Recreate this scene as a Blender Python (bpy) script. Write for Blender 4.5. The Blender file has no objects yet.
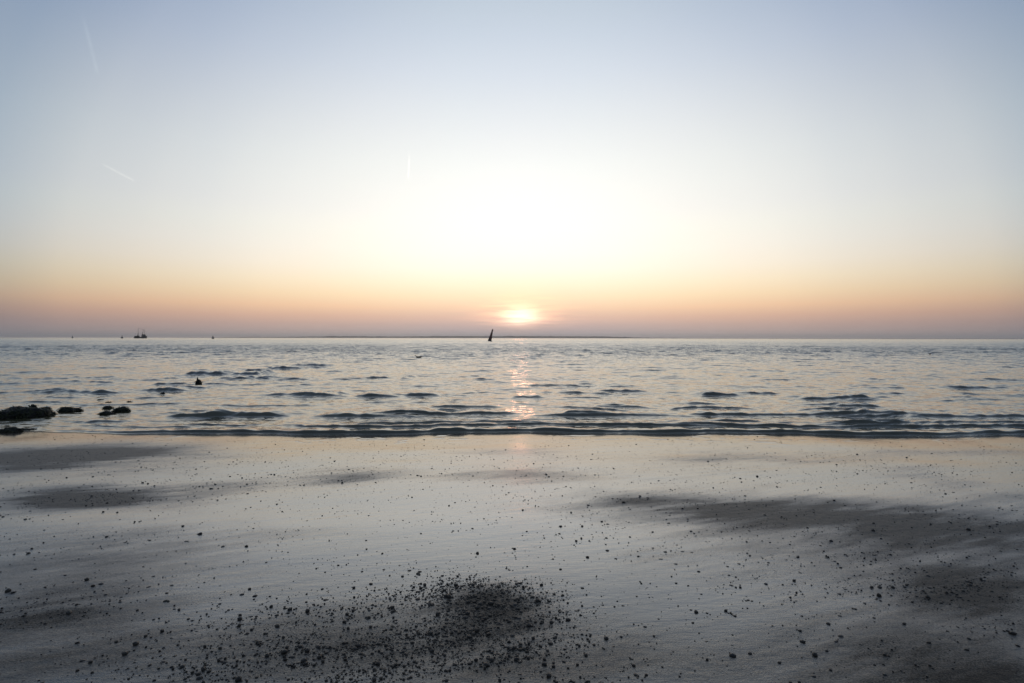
import bpy, bmesh, math, random
import numpy as np
from mathutils import Vector, Matrix, noise as mnoise

scene = bpy.context.scene
COL = scene.collection
R = math.radians

# ------------------------------------------------------------------ camera
H = 1.55                       # eye height above the water line
cam_d = bpy.data.cameras.new('camera'); cam = bpy.data.objects.new('camera', cam_d)
COL.objects.link(cam); scene.camera = cam
cam_d.sensor_width = 36; cam_d.lens = 18
cam_d.clip_start = 0.05; cam_d.clip_end = 120000
PITCH, ROLL = 0.39, 0.09
cam.matrix_world = (Matrix.Translation((0, 0, H)) @ Matrix.Rotation(R(90 - PITCH), 4, 'X')
                    @ Matrix.Rotation(R(ROLL), 4, 'Z'))

# ------------------------------------------------------------------ sky
SUN_EL, SUN_AZ = 2.15, 0.9     # degrees; azimuth measured from +Y towards +X
sun_dir = Vector((math.cos(R(SUN_EL)) * math.sin(R(SUN_AZ)), math.cos(R(SUN_EL)) * math.cos(R(SUN_AZ)), math.sin(R(SUN_EL))))

world = bpy.data.worlds.new('World'); scene.world = world; world.use_nodes = True
W = world.node_tree; W.nodes.clear()


class NB:
    """tiny helper to write node trees"""
    def __init__(self, t): self.t = t
    def n(self, typ, **kw):
        nd = self.t.nodes.new(typ)
        for k, v in kw.items(): setattr(nd, k, v)
        return nd
    def put(self, sock, v):
        if isinstance(v, bpy.types.NodeSocket): self.t.links.new(v, sock)
        elif v is not None: sock.default_value = v
    def m(self, op, a, b=None, c=None, clamp=False):
        nd = self.n('ShaderNodeMath', operation=op, use_clamp=clamp)
        for i, v in enumerate((a, b, c)): self.put(nd.inputs[i], v)
        return nd.outputs[0]
    def v(self, op, a, b=None, scale=None):
        nd = self.n('ShaderNodeVectorMath', operation=op)
        self.put(nd.inputs[0], a); self.put(nd.inputs[1], b)
        if scale is not None: self.put(nd.inputs['Scale'], scale)
        return nd.outputs['Value'] if op in ('DOT_PRODUCT', 'LENGTH', 'DISTANCE') else nd.outputs[0]
    def mix(self, f, a, b, kind='MIX'):
        nd = self.n('ShaderNodeMix', data_type='RGBA', blend_type=kind, clamp_factor=True)
        self.put(nd.inputs[0], f)
        for i, v in ((6, a), (7, b)):
            if isinstance(v, tuple) and len(v) == 3: v = (*v, 1)
            self.put(nd.inputs[i], v)
        return nd.outputs[2]
    def ramp(self, f, stops, interp='EASE'):
        nd = self.n('ShaderNodeValToRGB'); cr = nd.color_ramp; cr.interpolation = interp
        while len(cr.elements) < len(stops): cr.elements.new(0.5)
        for e, (p, c) in zip(cr.elements, stops):
            e.position = p
        for e, (p, c) in zip(cr.elements, stops):
            e.position = p; e.color = (*c, 1) if len(c) == 3 else c
        self.put(nd.inputs[0], f); return nd.outputs[0]
    def noise(self, vec, scale, detail=2, rough=.5, dim='3D', out=0, w=None):
        nd = self.n('ShaderNodeTexNoise', noise_dimensions=dim)
        self.put(nd.inputs['Vector'], vec); nd.inputs['Scale'].default_value = scale
        nd.inputs['Detail'].default_value = detail; nd.inputs['Roughness'].default_value = rough
        return nd.outputs[out]
    def mapr(self, v, a, b, c=0., d=1., smooth=True):
        nd = self.n('ShaderNodeMapRange', interpolation_type='SMOOTHSTEP' if smooth else 'LINEAR')
        self.put(nd.inputs['Value'], v)
        for k, x in (('From Min', a), ('From Max', b), ('To Min', c), ('To Max', d)): nd.inputs[k].default_value = x
        return nd.outputs[0]


w = NB(W)
dirn = w.n('ShaderNodeTexCoord').outputs['Generated']
dirn = w.v('NORMALIZE', dirn)
sx = w.n('ShaderNodeSeparateXYZ'); W.links.new(dirn, sx.inputs[0])
elev = w.m('MULTIPLY', w.m('ARCSINE', w.m('MAXIMUM', sx.outputs[2], 0.0)), 180 / math.pi)          # degrees
ang = w.m('MULTIPLY', w.m('ARCCOSINE', w.m('MINIMUM', w.v('DOT_PRODUCT', dirn, tuple(sun_dir)), 1.0)), 180 / math.pi)
nish = w.n('ShaderNodeTexSky', sky_type='NISHITA', sun_disc=False)
nish.sun_elevation = R(SUN_EL); nish.sun_rotation = R(SUN_AZ)
nish.air_density = 1; nish.dust_density = 2; nish.ozone_density = 1; nish.altitude = 0
SKY_STRENGTH = 0.1
nk = w.m('MULTIPLY', w.mapr(elev, 3, 12, 0, 1, False), 0.3 * SKY_STRENGTH)
nsky = w.v('SCALE', nish.outputs[0], scale=nk)
# hazy evening air: colour by height above the horizon, thinning away from the sun; the lens's corner darkening is painted in too
ES = [0.0, 0.5, 1.0, 1.5, 2.2, 3.0, 4.0, 5.5, 7.5, 10.0, 13.0, 17.0, 22.0, 28.0, 35.0, 55, 90]
F = [[0.56, 0.50, 0.50], [0.60, 0.49, 0.47], [0.63, 0.48, 0.445], [0.70, 0.50, 0.435], [0.84, 0.558, 0.435], [1.04, 0.685, 0.465],
     [1.13, 0.825, 0.545], [1.13, 0.965, 0.70], [1.089, 1.025, 0.89], [1.012, 1.029, 0.976], [0.927, 0.975, 0.986], [0.86, 0.93, 0.965],
     [0.735, 0.815, 0.90], [0.56, 0.66, 0.81], [0.42, 0.52, 0.66], [.36, .42, .51], [.33, .39, .47]]
QS = [0, 5, 10, 20, 30, 40, 50, 90, 180]
G = [[0.985, 0.986, 0.993], [0.902, 0.952, 1.006], [0.959, 0.999, 1.019], [1.119, 1.079, 1.01], [1.218, 1.14, 1.037], [1.12, 1.075, 1.03],
     [0.66, 0.75, 0.87], [.60, .68, .80], [.45, .53, .65]]
AS = [0, 6, 12, 25, 35, 45, 70, 180]
HA = [[.955, .955, .96], [.94, .945, .95], [0.90, 0.905, 0.918], [0.735, 0.752, 0.79], [0.61, 0.628, 0.67], [0.585, 0.585, 0.59], [.40, .43, .47], [.36, .39, .43]]
def dense(xs, cols, n, f):
    # smooth (cubic) resampling of a small colour table; f maps a ramp position to the table's abscissa
    xs = np.array(xs, float); c = np.log(np.array(cols)); d = np.diff(c, axis=0) / np.diff(xs)[:, None]
    m = np.zeros_like(c); w0, w1 = np.diff(xs)[:-1, None], np.diff(xs)[1:, None]
    ok = d[:-1] * d[1:] > 0; hm = (w0 + w1) * 3 / ((2 * w1 + w0) / np.where(ok, d[:-1], 1) + (w1 + 2 * w0) / np.where(ok, d[1:], 1)); m[1:-1] = np.where(ok, hm, 0)
    out = []
    for p in np.linspace(0, 1, n):
        x = min(max(f(p), xs[0]), xs[-1]); i = min(int(np.searchsorted(xs, x, 'right')) - 1, len(xs) - 2); h = xs[i + 1] - xs[i]; t = (x - xs[i]) / h
        v = (2*t**3 - 3*t*t + 1) * c[i] + (t**3 - 2*t*t + t) * h * m[i] + (3*t*t - 2*t**3) * c[i + 1] + (t**3 - t*t) * h * m[i + 1]
        out.append((float(p), tuple(float(q) for q in np.exp(v))))
    return out
pe = w.m('SQRT', w.m('DIVIDE', elev, 90.0)); pq = w.m('DIVIDE', ang, 180.0)
az = w.m('MULTIPLY', w.m('ARCTAN2', sx.outputs[0], sx.outputs[1]), 180 / math.pi)
daz = w.m('SUBTRACT', az, SUN_AZ); pz = w.m('DIVIDE', w.m('ABSOLUTE', daz), 180.0)
fr = w.ramp(pe, dense(ES, F, 32, lambda p: 90 * p * p), 'LINEAR')
gr = w.ramp(w.m('SQRT', pq), dense(QS, G, 32, lambda p: 180 * p * p), 'LINEAR')
hr = w.ramp(w.m('SQRT', pz), dense(AS, HA, 32, lambda p: 180 * p * p), 'LINEAR')
hr = w.mix(w.mapr(elev, 40, 85), hr, (.62, .65, .69))
base = w.v('MULTIPLY', w.v('MULTIPLY', fr, gr), hr)
# sun seen through the haze: disc plus aureole broken by thin level cloud streaks
cmb = w.n('ShaderNodeCombineXYZ'); w.put(cmb.inputs[0], w.m('MULTIPLY', az, .22)); w.put(cmb.inputs[1], w.m('MULTIPLY', elev, 2.6))
streak = w.noise(cmb.outputs[0], 1.0, 3, .55)
streak_m = w.mapr(streak, .32, .62, .25, 1.15)
del_ = w.m('SUBTRACT', elev, SUN_EL + .1)
def glow(sx_, su, sd):
    """gaussian lobe, wider sideways, shorter below (thicker haze)"""
    up = w.m('GREATER_THAN', del_, 0.0)
    sy = w.m('ADD', w.m('MULTIPLY', up, su - sd), sd)
    q = w.m('ADD', w.m('POWER', w.m('ABSOLUTE', w.m('DIVIDE', daz, sx_)), 2.0), w.m('POWER', w.m('ABSOLUTE', w.m('DIVIDE', del_, sy)), 2.0))
    return w.m('EXPONENT', w.m('MULTIPLY', q, -1.0))
core = w.v('SCALE', (1.0, .85, .62), scale=w.m('MULTIPLY', glow(1.9, 1.05, .72), w.m('ADD', w.m('MULTIPLY', streak_m, .5), .5)))
halo = w.v('SCALE', (.46, .24, .11), scale=w.m('MULTIPLY', glow(4.6, 1.9, .95), streak_m))
wide = w.v('SCALE', (.15, .065, .03), scale=glow(14.0, 2.8, 1.3))
# aircraft trails: thin veils of ice crystals along great circles, far beyond everything else
def trail(azel0, azel1, width, add):
    def dv(a): return Vector((math.cos(R(a[1])) * math.sin(R(a[0])), math.cos(R(a[1])) * math.cos(R(a[0])), math.sin(R(a[1]))))
    p, q = dv(azel0), dv(azel1); n = p.cross(q).normalized(); t = (q - p); L = t.length; t.normalize()
    s_ = w.m('DIVIDE', w.v('DOT_PRODUCT', dirn, tuple(n)), R(width)); u = w.m('DIVIDE', w.v('DOT_PRODUCT', w.v('SUBTRACT', dirn, tuple(p)), tuple(t)), L)
    nz = w.mapr(w.noise(dirn, 160, 3, .6), .3, .65, .45, 1.1)
    g = w.m('MULTIPLY', w.m('EXPONENT', w.m('MULTIPLY', w.m('MULTIPLY', s_, s_), -1.0)), w.m('MULTIPLY', w.m('MULTIPLY', w.mapr(u, 0, .45), w.mapr(u, 1.0, .93)), nz))
    front = w.m('GREATER_THAN', w.v('DOT_PRODUCT', dirn, tuple(p)), 0.5)
    return w.v('SCALE', add, scale=w.m('MULTIPLY', g, front))
def azel(px, py):
    X, Z = (px - 512) / 512, (338 + (px - 512) * math.tan(R(.09)) - py) / 512
    return math.degrees(math.atan(X)), math.degrees(math.atan2(Z, math.hypot(X, 1)))
base = w.v('ADD', base, trail(azel(82, 8), azel(99, 76), .12, (.040, .042, .037)))
base = w.v('ADD', base, trail(azel(97, 161), azel(136, 182), .085, (.10, .095, .08)))
base = w.v('ADD', base, trail(azel(409.6, 150), azel(408.2, 180), .075, (.17, .15, .13)))
sky = w.v('ADD', w.v('ADD', w.v('ADD', base, nsky), core), w.v('ADD', halo, wide))
bg = w.n('ShaderNodeBackground'); W.links.new(sky, bg.inputs[0]); bg.inputs[1].default_value = 1.0
wo = w.n('ShaderNodeOutputWorld'); W.links.new(bg.outputs[0], wo.inputs[0])

# ------------------------------------------------------------------ sun lamp
sl = bpy.data.lights.new('sun', 'SUN'); sun = bpy.data.objects.new('sun', sl); COL.objects.link(sun)
sl.energy = 0.012; sl.angle = R(2.0); sl.color = (1.0, .42, .27)
sun.rotation_euler = (-sun_dir).to_track_quat('-Z', 'Y').to_euler()

vs = scene.view_settings
vs.view_transform = 'Standard'; vs.look = 'None'; vs.gamma = 1; vs.exposure = 0.0; vs.use_curve_mapping = False
scene.cycles.max_bounces = 6; scene.cycles.sample_clamp_indirect = 4.0
scene.cycles.caustics_reflective = False; scene.cycles.caustics_refractive = False


# ------------------------------------------------------------------ helpers
def horizon(px): return 338.0 + (px - 512) * math.tan(R(ROLL))
def ground(px, py, z=0.0):
    """the place on level z seen at a spot of the survey photograph"""
    Y = (H - z) * 512 / (py - horizon(px)); return (px - 512) / 512 * Y, Y

def tag(o, label=None, cat=None, group=None, kind=None):
    if label: o['label'] = label
    if cat: o['category'] = cat
    if group: o['group'] = group
    if kind: o['kind'] = kind
    return o

def link(name, me, mat=None, parent=None):
    o = bpy.data.objects.new(name, me); COL.objects.link(o)
    if mat: me.materials.append(mat)
    if parent: o.parent = parent
    return o

def empty(name, loc, rz=0.0):
    o = bpy.data.objects.new(name, None); COL.objects.link(o)
    o.location = loc; o.rotation_euler = (0, 0, rz); o.empty_display_size = .2
    return o

def np_mesh(name, co, faces, smooth=True):
    """mesh from numpy vertices and an (n,k) face array"""
    me = bpy.data.meshes.new(name); k = faces.shape[1]
    me.vertices.add(len(co)); me.vertices.foreach_set('co', np.ascontiguousarray(co, np.float32).ravel())
    me.loops.add(faces.size); me.loops.foreach_set('vertex_index', np.ascontiguousarray(faces, np.int32).ravel())
    me.polygons.add(len(faces)); me.polygons.foreach_set('loop_start', np.arange(0, faces.size, k, dtype=np.int32))
    if smooth: me.polygons.foreach_set('use_smooth', np.ones(len(faces), bool))
    me.update(calc_edges=True); me.validate(); return me

def attr(me, name, val):
    a = me.attributes.new(name, 'FLOAT', 'POINT'); a.data.foreach_set('value', np.ascontiguousarray(val, np.float32).ravel())

def grid_faces(nr, nc):
    i = np.arange(nr * nc).reshape(nr, nc)
    return np.stack([i[:-1, :-1], i[:-1, 1:], i[1:, 1:], i[1:, :-1]], -1).reshape(-1, 4)

def hash2(ix, iy, seed):
    h = (ix.astype(np.int64) * 374761393 + iy.astype(np.int64) * 668265263 + seed * 982451653) & 0x7fffffff
    h = ((h ^ (h >> 13)) * 1274126177) & 0x7fffffff
    return ((h ^ (h >> 16)) & 0xffff) / 65535.0
def vnoise(x, y, seed=0):
    ix = np.floor(x); iy = np.floor(y); fx = x - ix; fy = y - iy
    fx = fx * fx * fx * (fx * (fx * 6 - 15) + 10); fy = fy * fy * fy * (fy * (fy * 6 - 15) + 10)
    a = hash2(ix, iy, seed); b = hash2(ix + 1, iy, seed); c = hash2(ix, iy + 1, seed); d = hash2(ix + 1, iy + 1, seed)
    return (a * (1 - fx) + b * fx) * (1 - fy) + (c * (1 - fx) + d * fx) * fy
def fbm(x, y, seed=0, o=4):
    s = 0; a = .5; t = 0
    for k in range(o):
        s = s + a * vnoise(x * 2 ** k, y * 2 ** k, seed + k * 17); t += a; a *= .5
    return s / t
def sstep(a, b, x):
    t = np.clip((x - a) / (b - a), 0, 1); return t * t * (3 - 2 * t)

def sand_at(px, py):
    """the place on the sloping beach seen at a spot of the survey photograph"""
    X, Y = ground(px, py)
    for _ in range(8): X, Y = ground(px, py, float(beach_z(np.float64(X), np.float64(Y))))
    return X, Y

def new_mat(name):
    m = bpy.data.materials.new(name); m.use_nodes = True
    b = NB(m.node_tree); p = m.node_tree.nodes['Principled BSDF']; return m, b, p

def simple_mat(name, c1, c2, rough=.5, scale=6., spec=.5, bump=0., metal=0.):
    m, b, p = new_mat(name)
    tc = b.n('ShaderNodeTexCoord').outputs['Object']
    nz = b.noise(tc, scale, 4, .6)
    b.put(p.inputs['Base Color'], b.mix(b.mapr(nz, .35, .65), c1, c2))
    b.put(p.inputs['Roughness'], b.mapr(b.noise(tc, scale * 2.3, 3), .3, .7, max(rough - .12, .02), min(rough + .12, 1)))
    p.inputs['Specular IOR Level'].default_value = spec; p.inputs['Metallic'].default_value = metal
    if bump:
        bn = b.n('ShaderNodeBump'); bn.inputs['Strength'].default_value = 1; bn.inputs['Distance'].default_value = bump
        b.put(bn.inputs['Height'], nz); b.put(p.inputs['Normal'], bn.outputs[0])
    return m


# ------------------------------------------------------------------ shoreline
def edge(x):
    """y of the water's edge"""
    return (8.22 + .10 * np.sin(x * .55 + .8) + .07 * np.sin(x * 1.45 + 2.0) + .022 * np.sin(x * 4.3) + .010 * np.sin(x * 9.7 + 1.3)
            + .18 * sstep(-4.5, -8.5, x))

# ------------------------------------------------------------------ beach sand
SLOPE = .010
def beach_z(x, y):
    d = edge(x) - y
    dp = np.maximum(d, 0); z = np.where(d > 0, SLOPE * np.minimum(dp, 40) + .046 * 3.0 * (1 - np.exp(-dp / 3.0)), .055 * d)
    z = np.maximum(z, -2.2)
    z = z + (fbm(x * .35, y * .6, 5, 3) - .5) * .035 * sstep(0, 2.0, d)
    return z

# drained, stony patches that have lost their water film:  px, py, half width, half height, strength
DRY = [(80, 455, 105, 11, 1.1), (20, 459, 80, 10, .5), (110, 497, 85, 11, 1.25), (45, 500, 70, 12, .45), (225, 486, 45, 7, .45), (340, 479, 45, 8, .75), (150, 470, 120, 6, .25),
       (525, 476, 55, 6, .45), (500, 452, 60, 3, .35), (740, 459, 80, 4, .55), (880, 455, 60, 4, .25), (960, 452, 60, 3, .35),
       (700, 512, 130, 17, .65), (850, 520, 170, 20, .58), (1000, 540, 130, 28, .55), (620, 500, 60, 9, .35), (985, 596, 80, 28, .75),
       (780, 565, 130, 24, .30), (490, 608, 58, 24, .9), (420, 645, 130, 42, .38), (330, 645, 120, 46, .30), (500, 672, 90, 30, .35),
       (45, 610, 80, 28, .45), (120, 560, 140, 22, .2), (870, 650, 220, 44, .32), (230, 540, 120, 14, .18), (620, 655, 90, 30, .25),
       (980, 590, 200, 60, .25), (900, 675, 240, 40, .30), (30, 660, 190, 50, .75), (30, 570, 130, 40, .40), (1000, 675, 150, 40, .5), (1010, 500, 60, 30, .3), (10, 470, 60, 20, .25)]
def px_blobs(x, y, blobs, warp=1.0):
    """sum of soft patches lying on the sand, each given by where it was surveyed"""
    s = np.zeros_like(x)
    for (px, py, a, b_, k) in blobs:
        X, Y = sand_at(px, py); X2, _ = sand_at(px + a, py); _, Yn = sand_at(px, py + b_); _, Yf = sand_at(px, max(py - b_, 441.))
        rx = X2 - X; ry = np.where(y < Y, Y - Yn, Yf - Y)
        t = ((x - X) / rx) ** 2 + ((y - Y) / np.maximum(ry, .02)) ** 2
        s = s + k * np.exp(-t * .9)
    return s
def dryness(x, y):
    wx = x + (fbm(x * 1.6, y * 1.6, 31, 4) - .5) * .45; wy = y + (fbm(x * 1.4 + 9, y * 1.8, 47, 4) - .5) * .35 * sstep(1.5, 6, y)
    s = px_blobs(wx, wy, DRY)
    s = s + (fbm(x * .45 + y * .25, y * 1.3, 61, 4) - .5) * .5 * sstep(.3, 2.5, edge(x) - y)
    wisp = fbm((x + y * .9) * .9, (y - x * .38) * 4.5, 63, 4) - .5; wisp2 = fbm((x + y * .9) * 2.6, (y - x * .38) * 15, 67, 3) - .5
    s = s + (wisp * .95 + wisp2 * .55) * (.22 + np.minimum(s, .8) * .9) * sstep(.2, 2.0, edge(x) - y)
    return np.clip(s, 0, 1.1)

def make_beach():
    y1 = np.geomspace(1.2, 9.3, 560)
    ys = np.concatenate([-np.geomspace(60, .6, 26), [0.2, .7], y1, np.linspace(9.6, 14, 14), np.linspace(16, 60, 10)])
    u = np.linspace(-1, 1, 1001)
    X = np.empty((len(ys), len(u))); Yg = np.repeat(ys[:, None], len(u), 1)
    for i, yy in enumerate(ys):
        s = max(1.12 * yy + 2.4, 4.0) if yy > 0 else 3 + abs(yy) * .4
        X[i] = u * s
    # two coarse flanks reach out to the sides
    ext = np.array([1.2, 1.7, 3, 8, 20.])
    Xl = X[:, :1] * 1 - ext[::-1][None, :] * 4; Xr = X[:, -1:] + ext[None, :] * 4
    X = np.hstack([Xl, X, Xr]); Yg = np.repeat(ys[:, None], X.shape[1], 1)
    x, y = X.ravel(), Yg.ravel()
    z = beach_z(x, y)
    dry = dryness(x, y)
    near = sstep(0, .6, edge(x) - y)
    # left-over lips of the last wash
    dd = edge(x) - y; lip = np.abs(fbm(x * .9, dd * 2.4, 83, 3) - .5); z = z + .006 * np.exp(-(lip / .012) ** 2) * sstep(.06, .2, dd) * sstep(1.5, .5, dd) * sstep(.42, .58, vnoise(x * 1.3, dd * 3, 85))
    # fine run-off rills slanting across the sand
    r = fbm((x * .8 + y * .55) * 3.0, (y - x * .35) * 22, 71, 3) - .5
    z = z + r * .0016 * near + dry * (fbm(x * 30, y * 30, 91, 2) - .5) * .004
    me = np_mesh('beach_sand', np.stack([x, y, z], -1), grid_faces(*X.shape))
    attr(me, 'dry', dry); attr(me, 'shore', edge(x) - y)
    m, b, p = new_mat('wet_sand')
    pos = b.n('ShaderNodeNewGeometry').outputs['Position']
    dr = b.n('ShaderNodeAttribute', attribute_name='dry').outputs['Fac']
    sh = b.n('ShaderNodeAttribute', attribute_name='shore').outputs['Fac']
    grain = b.noise(pos, 420, 2, .6); mott = b.noise(pos, 9, 5, .6); spk = b.noise(pos, 130, 2, .7)
    c = b.mix(b.mapr(mott, .35, .65), (.060, .049, .036), (.084, .069, .051))
    c = b.mix(b.mapr(grain, .35, .7), c, b.mix(.5, c, (.034, .030, .026)))
    c = b.mix(b.m('MULTIPLY', b.mapr(spk, .52, .64), b.m('ADD', b.m('MULTIPLY', dr, .85), .16)), c, (.020, .018, .017))
    c = b.mix(b.m('MULTIPLY', b.m('MINIMUM', dr, 1.0), .65), c, (.024, .021, .019))
    b.put(p.inputs['Base Color'], c)
    dn = b.m('ADD', dr, b.m('MULTIPLY', b.m('SUBTRACT', spk, .5), .9))
    far = b.mapr(sh, .8, 6.0, 0, 1)          # the film drains away from the water's edge
    b.put(p.inputs['Roughness'], b.m('ADD', b.m('MULTIPLY', far, .035), b.mapr(dn, .0, .9, .085, .52, False)))
    b.put(p.inputs['Specular IOR Level'], b.m('MULTIPLY', b.mapr(dn, .12, .95, 1.0, .10, False), b.mapr(sh, 4.2, 6.4, 1.0, .24)))
    p.inputs['IOR'].default_value = 2.7       # water film, raised past real water to brighten its reflections
    # ripples: direct normal perturbation, stable at every distance
    mp = b.n('ShaderNodeMapping'); mp.inputs['Rotation'].default_value = (0, 0, R(-24)); mp.inputs['Scale'].default_value = (.35, 1.6, 1)
    b.put(mp.inputs[0], pos)
    rip = b.noise(mp.outputs[0], 26, 3, .6)
    hgt = b.m('ADD', b.m('MULTIPLY', rip, .0022), b.m('ADD', b.m('MULTIPLY', spk, b.m('ADD', b.m('MULTIPLY', dr, .003), .0008)), b.m('MULTIPLY', grain, .0004)))
    bn = b.n('ShaderNodeBump'); b.put(bn.inputs['Strength'], b.m('ADD', .14, b.m('MULTIPLY', far, .65))); bn.inputs['Distance'].default_value = 1.0
    b.put(bn.inputs['Height'], hgt); b.put(p.inputs['Normal'], bn.outputs[0])
    o = link('beach_sand', me, m); tag(o, 'wet sandy beach with a mirror-like water film', 'beach', kind='structure')
make_beach()


# ------------------------------------------------------------------ sea
# breaking crests near the shore: px0, px1 (ends), py (foot of the dark face at the ends' mean), tilt, height m, front m, back m
CREST = [
    (212, 246, 379.5, 0, .10, .25, .7, 51), (238, 272, 373, 0, .12, .3, .9, 52), (262, 300, 369, 0, .13, .35, 1., 53), (288, 335, 366, 0, .13, .4, 1.1, 54), (150, 186, 384.5, 0, .08, .22, .7, 55), (168, 205, 389, 0, .08, .22, .7, 56), (130, 170, 399, 0, .06, .2, .6, 57),
    (60, 1280, 417.3, 0, .040, .12, .5, 41), (-250, 1280, 405.5, 0, .028, .14, .5, 42), (-250, 1280, 394.5, 0, .034, .18, .6, 43), (-250, 1280, 386, 0, .040, .22, .7, 44), (-250, 1280, 424.5, 0, .03, .09, .35, 45), (-250, 1280, 411, 0, .035, .12, .4, 46), (-250, 1280, 379.5, 0, .045, .25, .8, 47), (-250, 1280, 399.5, 0, .035, .15, .5, 48),
    (30, 1280, 432.8, .0, .062, .10, .45, 1), (250, 760, 428.0, .0, .060, .12, .40, 2), (330, 560, 426.5, 0, .045, .10, .3, 3), (640, 1250, 428.5, 0, .07, .12, .4, 4), (800, 1060, 426, 0, .05, .12, .4, 5),
    (60, 230, 427.5, 0, .03, .09, .3, 6),
    (165, 290, 417.5, 0, .095, .20, .7, 7), (310, 440, 417.5, 0, .11, .24, .8, 8), (430, 520, 416, 0, .07, .15, .6, 9), (520, 700, 417, 0, .045, .18, .7, 10),
    (690, 800, 416.5, 0, .06, .15, .6, 11), (790, 930, 417, 0, .065, .17, .7, 12), (900, 1060, 419, 0, .11, .2, .8, 13),
    (255, 350, 396.5, 0, .09, .3, .9, 14), (350, 402, 397.5, 0, .14, .28, .8, 15), (400, 440, 397, 0, .06, .25, .8, 16), (430, 500, 408, 0, .09, .2, .7, 17),
    (590, 650, 408.5, 0, .09, .2, .7, 18), (700, 745, 396, 0, .09, .25, .8, 19), (800, 890, 400, 0, .07, .24, .8, 20), (940, 1015, 401, 0, .09, .25, .8, 21), (10, 130, 394, 0, .07, .3, .9, 22),
    (130, 190, 392, 0, .1, .3, .9, 23), (80, 120, 424, 0, .05, .14, .4, 24), (870, 915, 389, 0, .1, .3, .9, 25), (945, 1000, 389, 0, .06, .3, .9, 26), (600, 650, 392.5, 0, .08, .3, .9, 27),
    (512, 545, 398.5, 0, .07, .3, .9, 28), (60, 110, 383, 0, .12, .4, 1.2, 29), (180, 225, 375, 0, .14, .5, 1.3, 30), (225, 260, 375, 0, .12, .5, 1.3, 31),
    (370, 400, 403, 0, .05, .2, .6, 32), (840, 880, 407, 0, .06, .2, .7, 33), (690, 720, 405, 0, .05, .2, .7, 34), (140, 180, 423, 0, .035, .12, .4, 35)]

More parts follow.
